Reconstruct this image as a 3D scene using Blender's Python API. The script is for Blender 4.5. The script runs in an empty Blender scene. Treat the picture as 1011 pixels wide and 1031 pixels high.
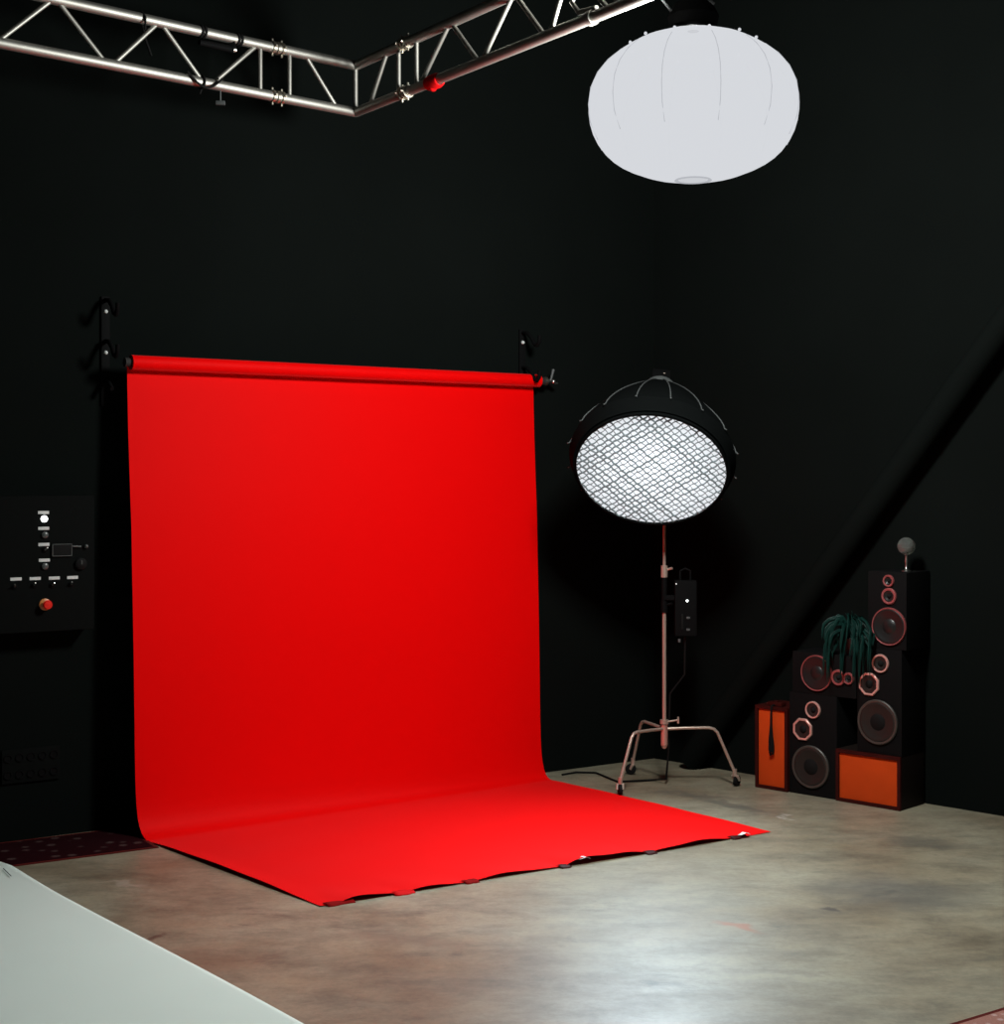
import bpy, bmesh, math, random
from mathutils import Vector, Matrix
random.seed(7)
scn = bpy.context.scene
COL = scn.collection
PI = math.pi
V = Vector

# ------------------------------------------------------------------ camera model (metres, eye height 1.85)
F, CX, HY, HC = 1550.0, 505.5, 480.0, 1.85
EYE = V((0, 0, HC))
def ray(px, py): return V(((px - CX) / F, 1.0, (HY - py) / F))
def fl(px, py, z=0.0):
    Y = F * (HC - z) / (py - HY)
    return V(((px - CX) / F * Y, Y, z))
def at(px, py, Y): return EYE + ray(px, py) * Y
def onplane(px, py, p0, n):
    d = ray(px, py)
    return EYE + d * (n.dot(p0 - EYE) / n.dot(d))

# ------------------------------------------------------------------ materials
def new_mat(name):
    m = bpy.data.materials.new(name); m.use_nodes = True
    nt = m.node_tree
    return m, nt, nt.nodes, nt.links, nt.nodes['Principled BSDF']
def mat(name, col, rough=.5, metal=0.0, spec=.5, var=.12, scale=30.0, bump=0.0, bscale=200.0, **kw):
    m, nt, N, L, b = new_mat(name)
    tc = N.new('ShaderNodeTexCoord')
    no = N.new('ShaderNodeTexNoise'); no.inputs['Scale'].default_value = scale; no.inputs['Detail'].default_value = 4
    L.new(tc.outputs['Object'], no.inputs['Vector'])
    mx = N.new('ShaderNodeMix'); mx.data_type = 'RGBA'
    mx.inputs[6].default_value = (*[c * (1 - var) for c in col], 1)
    mx.inputs[7].default_value = (*[min(1, c * (1 + var)) for c in col], 1)
    L.new(no.outputs['Fac'], mx.inputs[0]); L.new(mx.outputs[2], b.inputs['Base Color'])
    b.inputs['Roughness'].default_value = rough; b.inputs['Metallic'].default_value = metal
    b.inputs['Specular IOR Level'].default_value = spec
    if bump:
        n2 = N.new('ShaderNodeTexNoise'); n2.inputs['Scale'].default_value = bscale
        L.new(tc.outputs['Object'], n2.inputs['Vector'])
        bp = N.new('ShaderNodeBump'); bp.inputs['Strength'].default_value = bump; bp.inputs['Distance'].default_value = .002
        L.new(n2.outputs['Fac'], bp.inputs['Height']); L.new(bp.outputs['Normal'], b.inputs['Normal'])
    for k, v in kw.items(): b.inputs[k.replace('_', ' ')].default_value = v
    return m
def emit(name, col, s):
    m, nt, N, L, b = new_mat(name)
    b.inputs['Base Color'].default_value = (.3, .3, .3, 1)
    b.inputs['Emission Color'].default_value = (*col, 1); b.inputs['Emission Strength'].default_value = s
    return m

M = {}
M['wall'] = mat('black_wall_paint', (.0038, .0050, .0045), .9, spec=.03, var=.25, scale=1.2, bump=.15, bscale=60)
M['ceil'] = mat('black_ceiling', (.008, .008, .008), .9, spec=.05)
M['red'] = mat('red_seamless_paper', (.78, .0003, .0005), .60, spec=.05, var=.015, scale=3, Sheen_Weight=.15, Sheen_Roughness=.35)
M['redroll'] = M['red']
M['white'] = mat('pale_seamless_paper', (.68, .76, .70), .65, spec=.2, var=.03, scale=2)
M['alu'] = mat('truss_aluminium', (.42, .405, .37), .55, 1.0, var=.1, scale=14)
M['bolt'] = mat('zinc_bolts', (.72, .66, .55), .35, 1.0, var=.2, scale=80)
M['chrome'] = mat('chrome', (.86, .83, .79), .28, 1.0, var=.03)
M['black'] = mat('black_plastic', (.0038, .0038, .004), .7, spec=.05)
M['rubber'] = mat('black_rubber', (.0065, .0065, .0065), .75, spec=.12)
M['fabric'] = mat('black_nylon', (.0030, .0036, .0036), .85, spec=.02, bump=.3)
M['rod'] = mat('grey_rod_sleeve', (.075, .08, .08), .5, spec=.4)
M['gridfab'] = mat('grid_webbing', (.20, .25, .265), .8, spec=.1)
M['cab'] = mat('black_cabinet_vinyl', (.0050, .0050, .0052), .7, spec=.06, var=.3, scale=60)
M['cabred'] = mat('dark_red_wood', (.036, .0045, .0035), .6, spec=.10, var=.4, scale=14)
M['cabbrown'] = mat('dark_brown_wood', (.010, .0065, .0055), .6, spec=.12, var=.4, scale=14)
M['orange'] = mat('orange_speaker_cloth', (.54, .055, .006), .85, spec=.12, var=.12, scale=9, bump=.3, bscale=500)
M['ring'] = mat('silver_ring_red_bounce', (.70, .38, .33), .38, .35, var=.06)  # silver rings; red bounce from the paper is put into the base colour
M['ringdk'] = mat('grey_brown_ring', (.050, .043, .037), .45, .1, var=.1)
M['ringred'] = mat('red_glossy_ring', (.30, .075, .075), .35, .2, var=.1)
M['cone'] = mat('woofer_cone', (.013, .013, .0115), .45, spec=.35, var=.1)
M['cone2'] = mat('poly_cone', (.010, .010, .010), .38, spec=.4, var=.1)
M['leaf'] = mat('plant_leaf', (.004, .026, .021), .45, spec=.25, var=.45, scale=12)
M['pot'] = mat('dark_pot', (.010, .012, .012), .5)
M['panel'] = mat('black_panel_steel', (.0050, .0056, .0054), .8, spec=.02, var=.1)
M['label'] = mat('white_label', (.60, .61, .60), .6, var=.03)
M['rednub'] = mat('red_button', (.75, .02, .012), .3)
M['yellow'] = mat('yellow_collar', (.62, .22, .06), .4)
M['dimlamp'] = mat('unlit_lamp_lens', (.075, .082, .08), .25)
M['redclamp'] = mat('red_tape_sleeve', (.60, .005, .006), .8, spec=.08)
M['tapered'] = mat('dark_red_tape', (.22, .006, .006), .9, spec=.04)
M['whitebit'] = mat('white_scrap', (.8, .8, .78), .6)
M['led'] = emit('white_led', (.95, 1, .98), 3.0)
M['ledsmall'] = emit('small_white_led', (.95, 1, 1), .8)

M['satin'] = mat('satin_steel', (.50, .385, .32), .34, .5, var=.04)
# glass globe
m, nt, N, L, b = new_mat('clear_glass'); b.inputs['Transmission Weight'].default_value = .90
b.inputs['Roughness'].default_value = .02; b.inputs['IOR'].default_value = 1.45; b.inputs['Base Color'].default_value = (.62, .64, .60, 1)
vo = N.new('ShaderNodeTexVoronoi'); vo.inputs['Scale'].default_value = 20
tc = N.new('ShaderNodeTexCoord'); L.new(tc.outputs['Object'], vo.inputs['Vector'])
bp = N.new('ShaderNodeBump'); bp.inputs['Distance'].default_value = .01; bp.inputs['Strength'].default_value = .7
L.new(vo.outputs['Distance'], bp.inputs['Height']); L.new(bp.outputs['Normal'], b.inputs['Normal'])
M['glass'] = m

# thin glowing lantern cloth: sheer fabric lit from behind, part of the lamp's light passes straight through
def cloth_glow(name, col, strength, sheer):
    m, nt, N, L, b = new_mat(name)
    N.remove(b); out = N['Material Output']
    e = N.new('ShaderNodeEmission'); e.inputs['Color'].default_value = (*col, 1); e.inputs['Strength'].default_value = strength
    tr = N.new('ShaderNodeBsdfTransparent'); mx = N.new('ShaderNodeMixShader'); mx.inputs[0].default_value = 1 - sheer
    L.new(tr.outputs[0], mx.inputs[1]); L.new(e.outputs[0], mx.inputs[2]); L.new(mx.outputs[0], out.inputs['Surface'])
    return m
M['lantern'] = cloth_glow('white_lantern_cloth', (.925, .95, 1.0), .735, .12)
M['seam'] = cloth_glow('lantern_seam', (.9, .93, 1.0), .50, .10)

# dome diffuser: hottest near the middle where the lamp sits behind it
m, nt, N, L, b = new_mat('dome_diffuser'); N.remove(b); out = N['Material Output']
tc = N.new('ShaderNodeTexCoord'); ln = N.new('ShaderNodeVectorMath'); ln.operation = 'LENGTH'
L.new(tc.outputs['Object'], ln.inputs[0])
mr = N.new('ShaderNodeMapRange'); mr.inputs[1].default_value = 0; mr.inputs[2].default_value = .45
mr.inputs[3].default_value = 1.5; mr.inputs[4].default_value = .80
L.new(ln.outputs['Value'], mr.inputs[0])
e = N.new('ShaderNodeEmission'); e.inputs['Color'].default_value = (.92, .955, 1, 1)
L.new(mr.outputs[0], e.inputs['Strength']); L.new(e.outputs[0], out.inputs['Surface'])
M['diffuser'] = m

# concrete floor
def concrete():
    m, nt, N, L, b = new_mat('stained_concrete')
    tc = N.new('ShaderNodeTexCoord')
    def noise(scale, detail, rough, sx=1, sy=1, dist=0):
        mp = N.new('ShaderNodeMapping'); mp.inputs['Scale'].default_value = (sx, sy, 1)
        L.new(tc.outputs['Object'], mp.inputs['Vector'])
        n = N.new('ShaderNodeTexNoise'); n.inputs['Scale'].default_value = scale; n.inputs['Detail'].default_value = detail
        n.inputs['Roughness'].default_value = rough; n.inputs['Distortion'].default_value = dist
        L.new(mp.outputs[0], n.inputs['Vector']); return n
    def ramp(src, stops):
        r = N.new('ShaderNodeValToRGB'); cr = r.color_ramp
        cr.elements[0].position, cr.elements[0].color = stops[0][0], (*stops[0][1], 1)
        cr.elements[1].position, cr.elements[1].color = stops[-1][0], (*stops[-1][1], 1)
        for p, c in stops[1:-1]:
            el = cr.elements.new(p); el.color = (*c, 1)
        L.new(src, r.inputs['Fac']); return r
    def mix(a, bcol, fac, mode='MIX'):
        x = N.new('ShaderNodeMix'); x.data_type = 'RGBA'; x.blend_type = mode
        L.new(a, x.inputs[6])
        if isinstance(bcol, tuple): x.inputs[7].default_value = (*bcol, 1)
        else: L.new(bcol, x.inputs[7])
        if isinstance(fac, float): x.inputs[0].default_value = fac
        else: L.new(fac, x.inputs[0])
        return x.outputs[2]
    n1 = noise(.9, 9, .66, 1, 1.1, .15)
    base = ramp(n1.outputs['Fac'], [(.30, (.16, .125, .078)), (.46, (.245, .208, .142)), (.58, (.29, .263, .19)), (.74, (.35, .325, .25))]).outputs['Color']
    n2 = noise(3.6, 8, .72, .8, 1.5, .2)
    blot = ramp(n2.outputs['Fac'], [(.35, (.62, .62, .62)), (.55, (1, 1, 1)), (.75, (1.12, 1.1, 1.05))]).outputs['Color']
    c = mix(base, blot, 1.0, 'MULTIPLY')
    n3 = noise(38, 5, .7, 1, 1, .3)
    fine = ramp(n3.outputs['Fac'], [(.3, (.82, .82, .82)), (.6, (1.05, 1.05, 1.05))]).outputs['Color']
    c = mix(c, fine, 1.0, 'MULTIPLY')
    n4 = noise(1.6, 7, .7, .9, 1.3, .4)
    sp = ramp(n4.outputs['Fac'], [(.60, (0, 0, 0)), (.70, (1, 1, 1))]).outputs['Color']
    c = mix(c, (.095, .088, .064), sp)
    n5 = noise(6, 5, .66, .8, 1.6, .4)
    sc = ramp(n5.outputs['Fac'], [(.69, (0, 0, 0)), (.75, (.8, .8, .8))]).outputs['Color']
    c = mix(c, (.065, .058, .046), sc)
    # stains with a shape of their own
    warp = noise(5, 3, .6)
    wv = N.new('ShaderNodeVectorMath'); wv.operation = 'MULTIPLY_ADD'
    L.new(warp.outputs['Color'], wv.inputs[0]); wv.inputs[1].default_value = (.35, .35, 0)
    L.new(tc.outputs['Object'], wv.inputs[2])
    def stain(c, p, q, w, col, amt):
        d = q - p; ctr = (p + q) / 2; ang = math.atan2(d.y, d.x)
        mp = N.new('ShaderNodeMapping'); mp.vector_type = 'TEXTURE'
        mp.inputs['Location'].default_value = (ctr.x + .175, ctr.y + .175, 0)
        mp.inputs['Rotation'].default_value = (0, 0, ang)
        mp.inputs['Scale'].default_value = (d.length / 2, w, 1)
        L.new(wv.outputs[0], mp.inputs['Vector'])
        sx = N.new('ShaderNodeVectorMath'); sx.operation = 'MULTIPLY'; sx.inputs[1].default_value = (1, 1, 0)
        L.new(mp.outputs[0], sx.inputs[0])
        le = N.new('ShaderNodeVectorMath'); le.operation = 'LENGTH'; L.new(sx.outputs[0], le.inputs[0])
        mr = N.new('ShaderNodeMapRange'); mr.interpolation_type = 'SMOOTHSTEP'
        mr.inputs[1].default_value = 1.15; mr.inputs[2].default_value = .35; mr.inputs[3].default_value = 0; mr.inputs[4].default_value = amt
        L.new(le.outputs['Value'], mr.inputs[0])
        return mix(c, col, mr.outputs[0])
    for (a, bq, w, col, amt) in STAINS: c = stain(c, a, bq, w, col, amt)
    L.new(c, b.inputs['Base Color'])
    rr = ramp(n2.outputs['Fac'], [(.3, (.50, .50, .50)), (.7, (.38, .38, .38))])
    L.new(rr.outputs['Color'], b.inputs['Roughness'])
    b.inputs['Specular IOR Level'].default_value = .5
    bp = N.new('ShaderNodeBump'); bp.inputs['Strength'].default_value = .12; bp.inputs['Distance'].default_value = .004
    L.new(n3.outputs['Fac'], bp.inputs['Height']); L.new(bp.outputs['Normal'], b.inputs['Normal'])
    return m
STAINS = [
    (fl(716, 926), fl(775, 941), .05, (0.323, 0.116, 0.062), .75),
    (fl(800, 892), fl(1010, 905), .34, (0.092, 0.088, 0.077), .62),
    (fl(822, 912), fl(850, 918), .035, (0.055, 0.046, 0.039), .8),
    (fl(880, 842), fl(990, 856), .13, (0.077, 0.073, 0.062), .55),
    (fl(690, 800), fl(790, 822), .07, (0.085, 0.081, 0.070), .6),
    (fl(640, 795), fl(760, 806), .06, (0.092, 0.085, 0.077), .55),
    (fl(776, 820), fl(802, 824), .025, (0.477, 0.447, 0.385), .7),
    (fl(145, 944), fl(170, 940), .03, (0.055, 0.039, 0.027), .8),
    (fl(100, 885), fl(150, 890), .04, (0.385, 0.323, 0.255), .5),
    (fl(60, 960), fl(260, 985), .30, (0.154, 0.104, 0.066), .5),
    (fl(330, 940), fl(470, 955), .10, (0.169, 0.132, 0.092), .5),
]
M['floor'] = concrete()

def rug_mat(name, base, dots, scale):
    m, nt, N, L, b = new_mat(name)
    tc = N.new('ShaderNodeTexCoord')
    vo = N.new('ShaderNodeTexVoronoi'); vo.inputs['Scale'].default_value = scale; vo.inputs['Randomness'].default_value = .55
    L.new(tc.outputs['Object'], vo.inputs['Vector'])
    r = N.new('ShaderNodeValToRGB'); r.color_ramp.elements[0].position = .16; r.color_ramp.elements[0].color = (*dots, 1)
    r.color_ramp.elements[1].position = .30; r.color_ramp.elements[1].color = (*base, 1)
    L.new(vo.outputs['Distance'], r.inputs['Fac'])
    no = N.new('ShaderNodeTexNoise'); no.inputs['Scale'].default_value = 220; L.new(tc.outputs['Object'], no.inputs['Vector'])
    mx = N.new('ShaderNodeMix'); mx.data_type = 'RGBA'; mx.blend_type = 'MULTIPLY'; mx.inputs[0].default_value = .6
    L.new(r.outputs['Color'], mx.inputs[6]); L.new(no.outputs['Fac'], mx.inputs[7])
    L.new(mx.outputs[2], b.inputs['Base Color']); b.inputs['Roughness'].default_value = .95
    b.inputs['Specular IOR Level'].default_value = .05
    bp = N.new('ShaderNodeBump'); bp.inputs['Strength'].default_value = .5; bp.inputs['Distance'].default_value = .004
    L.new(no.outputs['Fac'], bp.inputs['Height']); L.new(bp.outputs['Normal'], b.inputs['Normal'])
    return m
M['rugdark'] = rug_mat('dark_red_rug_pile', (.020, .0018, .0036), (.07, .038, .036), 11)
M['rugpink'] = rug_mat('faded_red_rug_pile', (.42, .20, .16), (.62, .42, .38), 22)
M['rugborder'] = mat('rug_binding', (.09, .012, .010), .9, spec=.05)

# ------------------------------------------------------------------ mesh builder
ORG = {}
class MB:
    def __init__(s): s.bm = bmesh.new()
    def box(s, c, size, R=None, bevel=0.0, seg=2):
        R = R or Matrix.Identity(3)
        r = bmesh.ops.create_cube(s.bm, size=1.0)
        vs = r['verts']
        for v in vs:
            v.co = V((v.co.x * size[0], v.co.y * size[1], v.co.z * size[2]))
        if bevel:
            es = list({e for v in vs for e in v.link_edges})
            rb = bmesh.ops.bevel(s.bm, geom=es, offset=bevel, segments=seg, affect='EDGES', profile=.7)
            vs = list({v for f in rb['faces'] for v in f.verts} | {v for v in vs if v.is_valid})
        for v in vs: v.co = R @ v.co + V(c)
        return s
    def ringloft(s, rings, cap=True, closed=True):
        prev = None; first = None
        for ring in rings:
            vs = [s.bm.verts.new(p) for p in ring]
            if prev:
                n = len(vs)
                for i in range(n if closed else n - 1):
                    s.bm.faces.new((prev[i], prev[(i + 1) % n], vs[(i + 1) % n], vs[i]))
            else: first = vs
            prev = vs
        if cap and closed:
            if len(first) > 2: s.bm.faces.new(list(reversed(first)))
            s.bm.faces.new(prev)
        return s
    def tube(s, pts, r, seg=10, cap=True):
        pts = [V(p) for p in pts]; n = len(pts)
        rs = r if isinstance(r, (list, tuple)) else [r] * n
        T = []
        for i in range(n):
            a = pts[max(i - 1, 0)]; b = pts[min(i + 1, n - 1)]
            T.append((b - a).normalized())
        up = V((0, 0, 1)) if abs(T[0].z) < .9 else V((1, 0, 0))
        u = T[0].cross(up).normalized()
        rings = []
        for i in range(n):
            u = (u - T[i] * u.dot(T[i])).normalized()
            w = T[i].cross(u)
            rings.append([pts[i] + (u * math.cos(2 * PI * k / seg) + w * math.sin(2 * PI * k / seg)) * rs[i] for k in range(seg)])
        return s.ringloft(rings, cap)
    def cyl(s, a, b, r, r2=None, seg=20): return s.tube([a, b], [r, r if r2 is None else r2], seg)
    def lathe(s, prof, MX, seg=40, cap=False, oct_=None):
        rings = []
        for (r, z) in prof:
            rings.append([MX @ V((max(r, 1e-5) * math.cos(2 * PI * (k + .5) / seg), max(r, 1e-5) * math.sin(2 * PI * (k + .5) / seg), z)) for k in range(seg)])
        return s.ringloft(rings, cap)
    def ball(s, c, r, seg=16):
        prof = [(r * math.sin(PI * i / seg), -r * math.cos(PI * i / seg)) for i in range(seg + 1)]
        return s.lathe(prof, Matrix.Translation(V(c)), seg * 2)
    def build(s, name, m, parent=None, smooth=True, origin=None):
        bmesh.ops.remove_doubles(s.bm, verts=s.bm.verts, dist=2e-5)
        bmesh.ops.recalc_face_normals(s.bm, faces=s.bm.faces)
        org = ORG[parent.name] if parent else (V(origin) if origin is not None else s.base())
        for v in s.bm.verts: v.co -= org
        me = bpy.data.meshes.new(name); s.bm.to_mesh(me); s.bm.free()
        me.materials.append(m)
        o = bpy.data.objects.new(name, me); COL.objects.link(o)
        if parent: o.parent = parent
        else: o.location = org
        ORG[o.name] = org
        if smooth:
            for p in me.polygons: p.use_smooth = True
            try: me.set_sharp_from_angle(angle=math.radians(38))
            except Exception: pass
        return o
    def base(s):
        xs = [v.co for v in s.bm.verts]
        mn = V([min(c[i] for c in xs) for i in range(3)]); mx = V([max(c[i] for c in xs) for i in range(3)])
        return V(((mn.x + mx.x) / 2, (mn.y + mx.y) / 2, mn.z))
def tag(o, label=None, cat=None, group=None, kind=None):
    if label: o['label'] = label
    if cat: o['category'] = cat
    if group: o['group'] = group
    if kind: o['kind'] = kind
    return o
def thing(name, loc, label, cat, group=None):
    o = bpy.data.objects.new(name, None); COL.objects.link(o); o.location = V(loc)
    o.empty_display_size = .05
    ORG[o.name] = V(loc); return tag(o, label, cat, group)
def frame(o, x, y, z):
    m = Matrix((x, y, z)).transposed().to_4x4(); m.translation = V(o); return m
def axis_frame(o, z, xhint=V((1, 0, 0))):
    z = z.normalized(); x = (xhint - z * xhint.dot(z)).normalized(); return frame(o, x, z.cross(x), z)

# ------------------------------------------------------------------ the room
CORNER = V((1.0, 10.11, 0))
DL = V((-.8346, -.5508, 0)); DR = V((.7090, -.7052, 0))     # along the left and the right wall, away from the corner
NL = V((.5508, -.8346, 0)); NR = V((-.7052, -.7090, 0))     # into the room
LEN, H, TH = 11.0, 5.4, .15
def slab(name, a, b, c, d, thick):
    mb = MB(); nrm = (b - a).cross(d - a).normalized() * thick
    mb.ringloft([[a, b, c, d], [p - nrm for p in (a, b, c, d)]])
    return tag(mb.build(name, M['wall'], smooth=False, origin=a), kind='structure')
P0 = CORNER; P1 = CORNER + DL * LEN; P2 = P1 + DR * LEN; P3 = CORNER + DR * LEN
up = V((0, 0, H))
def wall(name, a, b, inward):
    mb = MB(); o = -inward * TH
    mb.ringloft([[a, b, b + up, a + up], [a + o, b + o, b + up + o, a + up + o]])
    return tag(mb.build(name, M['wall'], smooth=False, origin=a), kind='structure')
wall('wall_left', P0, P1, NL); wall('wall_right', P0, P3, NR)
wall('wall_back', P1, P2, -NR); wall('wall_front', P3, P2, -NL)
mb = MB(); mb.ringloft([[P0, P1, P2, P3], [p + V((0, 0, -.2)) for p in (P0, P1, P2, P3)]])
tag(mb.build('floor', M['floor'], smooth=False, origin=(0, 0, 0)), kind='structure')
mb = MB(); mb.ringloft([[p + up for p in (P0, P1, P2, P3)], [p + up + V((0, 0, .2)) for p in (P0, P1, P2, P3)]])
tag(mb.build('ceiling', M['ceil'], smooth=False, origin=up), kind='structure')

# slanting black steel brace in front of the right wall
PR = CORNER + NR * .10
b1 = onplane(1000, 342, PR, NR); b0 = onplane(712, 742, PR, NR)
d = (b1 - b0).normalized()
lo = b0 - d * (b0.z / d.z); hi = b0 + d * ((H - b0.z) / d.z)
mb = MB(); mb.tube([lo + d * .06, hi - d * .07], .078, 28)
tag(mb.build('diagonal_beam', M['wall'], origin=lo), 'black diagonal steel brace slanting up along the right wall behind the speakers', 'beam', kind='structure')

# ------------------------------------------------------------------ red paper backdrop
E_ = V((.642, -.767, 0))                                   # the way the paper runs out over the floor
L0 = fl(150, 848); R0 = fl(556, 786); A0 = fl(322, 913); B0 = fl(777, 838)
ZR = 2.40; RR = .039
back = thing('red_paper_backdrop', ((L0 + R0) / 2), 'red paper backdrop hanging from a roll and sweeping out over the concrete floor', 'backdrop')
NU, nfl = 90, 26
prof = [(1.00, 2.44), (1.00, 2.40), (.985, 2.30), (.95, 2.1), (.88, 1.85), (.80, 1.59), (.74, 1.2), (.69, .9), (.66, .65), (.64, .45), (.625, .33), (.60, .24), (.565, .165), (.51, .105), (.43, .06), (.33, .031), (.22, .014), (.10, .005), (0, .003)]
bm = bmesh.new(); rows = []
tape_u = [.035, .155, .29, .49, .685, .91]; gap_h = [.020, .012, .014, .032, .020]
def lift(u):                                               # the loose front edge rises between its tapes
    k = 0
    for a, b, g in zip(tape_u, tape_u[1:], gap_h):
        if a < u < b: k = math.sin(PI * ((u - a) / (b - a)) ** .8) * g * (1 + .25 * math.sin(40 * u))
    return k
for i in range(NU + 1):
    u = i / NU
    foot = L0.lerp(R0, u); edge = A0.lerp(B0, u)
    st = .243 + (.174 - .243) * u
    row = []
    for (s, z) in prof:
        p = foot - E_ * (s * st); p.z = z
        row.append(p)
    bow = .018 * math.sin(PI * u) + .006 * math.sin(9 * u + 1)
    for j in range(1, nfl + 1):
        t = j / nfl
        p = foot.lerp(edge, t) + E_ * (bow * t)
        p.z = .003 + lift(u) * max(0, (t - .80) / .20) ** 1.6 + .002 * math.sin(11 * t + 5 * u) ** 2
        sidelift = max(0, 1 - u / .04) * .016 + max(0, 1 - (1 - u) / .04) * .006
        p.z += sidelift * math.sin(PI * min(1, t * 1.05)) ** .7
        row.append(p)
    rows.append([bm.verts.new(p) for p in row])
for i in range(NU):
    for j in range(len(rows[0]) - 1):
        bm.faces.new((rows[i][j], rows[i + 1][j], rows[i + 1][j + 1], rows[i][j + 1]))
mb = MB(); mb.bm.free(); mb.bm = bm
sheet = mb.build('paper_sheet', M['red'], back)
topL = L0 - E_ * .243; topR = R0 - E_ * .174
RD = (topR - topL).normalized()
RN = V((RD.y, -RD.x, 0))
ax0 = topL + RN * (RR + .001); ax1 = topR + RN * (RR + .001); ax0.z = ax1.z = 2.44
mb = MB(); mb.cyl(ax0 + RD * .004, ax1 + RD * .012, RR, seg=48)
mb.build('paper_roll', M['redroll'], back)
mb = MB(); mb.cyl(ax0 - RD * .03, ax1 + RD * .05, .024, seg=24)
mb.build('core_tube', mat('dark_core', (.012, .010, .009), .8), back)

# chrome plug with a chain wheel in the right end of the roll
p = ax1 + RD * .05
ex = thing('roll_expander', p - V((0, 0, .06)), 'small chrome clamp in the right end of the red paper roll', 'clamp')
mb = MB(); mb.cyl(p, p + RD * .022, .026, seg=20); mb.build('plug', M['bolt'], ex)
mb = MB(); mb.cyl(p + RD * .022, p + RD * .07, .010, seg=14); mb.ball(p + RD * .075, .016, 8); mb.build('spindle', M['chrome'], ex)
mb = MB(); q = p + RD * .05
mb.tube([q, q + RD * .012 + V((0, 0, .03)), q + RD * .025 + V((0, 0, .075))], [.007, .008, .010], 10); mb.build('handle', M['rod'], ex)
mb = MB(); mb.cyl(q + RD * .03 + V((0, 0, -.014)), q + RD * .055 + V((0, 0, -.010)), .009, seg=12); mb.build('wing_nut', M['chrome'], ex)

# wall hooks that carry the rolls
def hook_bracket(px, top, label):
    base = onplane(px, top, CORNER, NL)
    zt = base.z
    zb = 2.30 if px < 300 else 2.55
    t = thing('roll_hook_bracket', V((base.x, base.y, zb)), label, 'bracket', 'wall hook brackets for paper rolls')
    R = Matrix((RDL, -NL, V((0, 0, 1)))).transposed()
    c = V((base.x, base.y, (zt + zb) / 2)) + NL * .008
    mb = MB(); mb.box(c, (.045, .014, zt - zb + .16), R, .004); mb.build('plate', M['black'], t)
    for k in range(3):
        z = zt - k * .215
        o = V((base.x, base.y, z)) + NL * .014
        pts = [o + V((0, 0, .06)), o + NL * .05 + V((0, 0, .055)), o + NL * .10 + V((0, 0, .02)), o + NL * .13 + V((0, 0, -.02)),
               o + NL * .155 + V((0, 0, -.03)), o + NL * .18 + V((0, 0, -.01)), o + NL * .185 + V((0, 0, .03))]
        if k == 2 and px > 300: continue
        if k == 2: pts = pts[:3]
        mb = MB(); mb.tube(pts, .012, 10); mb.build('hook', M['black'], t)
        if k < 2:
            mb = MB(); bo = V((base.x, base.y, z)) + NL * .012
            mb.lathe([(.001, .016), (.008, .013), (.011, .006), (.012, 0)], axis_frame(bo, NL), 14); mb.build('bolt', M['label'], t)  # plain white colour paints the glint on the bolt heads
RDL = -DL
hook_bracket(105.5, 314, 'black roll hooks on the wall left of the red backdrop')
hook_bracket(525, 345, 'black roll hooks on the wall above the right end of the red roll')

# tapes and scraps along the front edge
FD = (B0 - A0).normalized()
tapelab = ['red tape scrap at the near left corner of the red paper', 'bright red tape lump on the front paper edge, second from its left corner',
           'small red tape bit on the front paper edge, third from its left corner', 'small brown-red tape bit on the front edge just left of the white scrap',
           'small brown tape bit on the front edge just right of the white scrap', 'torn tape at the front edge nearest the far right corner of the red paper']
for i, (u, w, l) in enumerate(zip(tape_u, (.13, .10, .07, .06, .06, .10), tapelab)):
    p = A0.lerp(B0, u) + E_ * (.018 * math.sin(PI * u) + .006 * math.sin(9 * u + 1)); n = E_
    mb = MB(); rows_ = []
    for a in range(7):
        s = (a / 6 - .5) * w
        jag = random.uniform(-.006, .006)
        rows_.append([p + FD * s - n * (.03 + jag) + V((0, 0, .0085)), p + FD * s - n * .004 + V((0, 0, .0095 + .005 * random.random())),
                      p + FD * s + n * (.012 + jag) + V((0, 0, .006)), p + FD * s + n * (.022 + jag) + V((0, 0, .0012))])
    mb.ringloft(rows_, cap=False, closed=False)
    o = mb.build('tape_strip', M['redclamp'] if i in (1,) else (M['tapered'] if i < 3 else M['cabred']))
    s_ = o.modifiers.new('thickness', 'SOLIDIFY'); s_.thickness = .001
    tag(o, l, 'tape', 'tape pieces along the red paper edge')
for (u, l) in ((.535, 'white paper scrap at the middle of the red paper front edge'), (.925, 'white paper scrap beside the torn tape by the far right paper corner')):
    p = A0.lerp(B0, u) + E_ * .008 + V((0, 0, .022 if u < .7 else .012))
    mb = MB()
    mb.ringloft([[p + FD * a + E_ * b + V((0, 0, c)) for a, b, c in ((-.035, -.012, 0), (.0, -.014, .012), (.035, -.01, .004))],
                 [p + FD * a + E_ * b + V((0, 0, c)) for a, b, c in ((-.03, .012, .004), (.003, .012, .012), (.03, .012, 0))]], cap=False, closed=False)
    o = mb.build('paper_scrap', M['whitebit']); s_ = o.modifiers.new('thickness', 'SOLIDIFY'); s_.thickness = .001
    tag(o, l, 'scrap', 'white scraps at the paper edge')

# ------------------------------------------------------------------ pale paper sweep at the near left
a = fl(12, 874); bq = fl(305, 1031); dd = (bq - a).normalized(); nn = V((dd.y, -dd.x, 0))   # nn points to the left of the edge
if nn.x > 0: nn = -nn
mb = MB(); rows_ = []
for i in range(41):
    s = -.0 + i / 40 * 4.2
    p = a + dd * s + nn * (.006 * math.sin(2.3 * s))
    rows_.append([p + nn * w + V((0, 0, .002 + (.010 if w == 0 else .004 if w < .1 else 0) * max(0, 1 - s / .5))) for w in (0, .02, .06, .3, 1.2, 2.4)])
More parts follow.
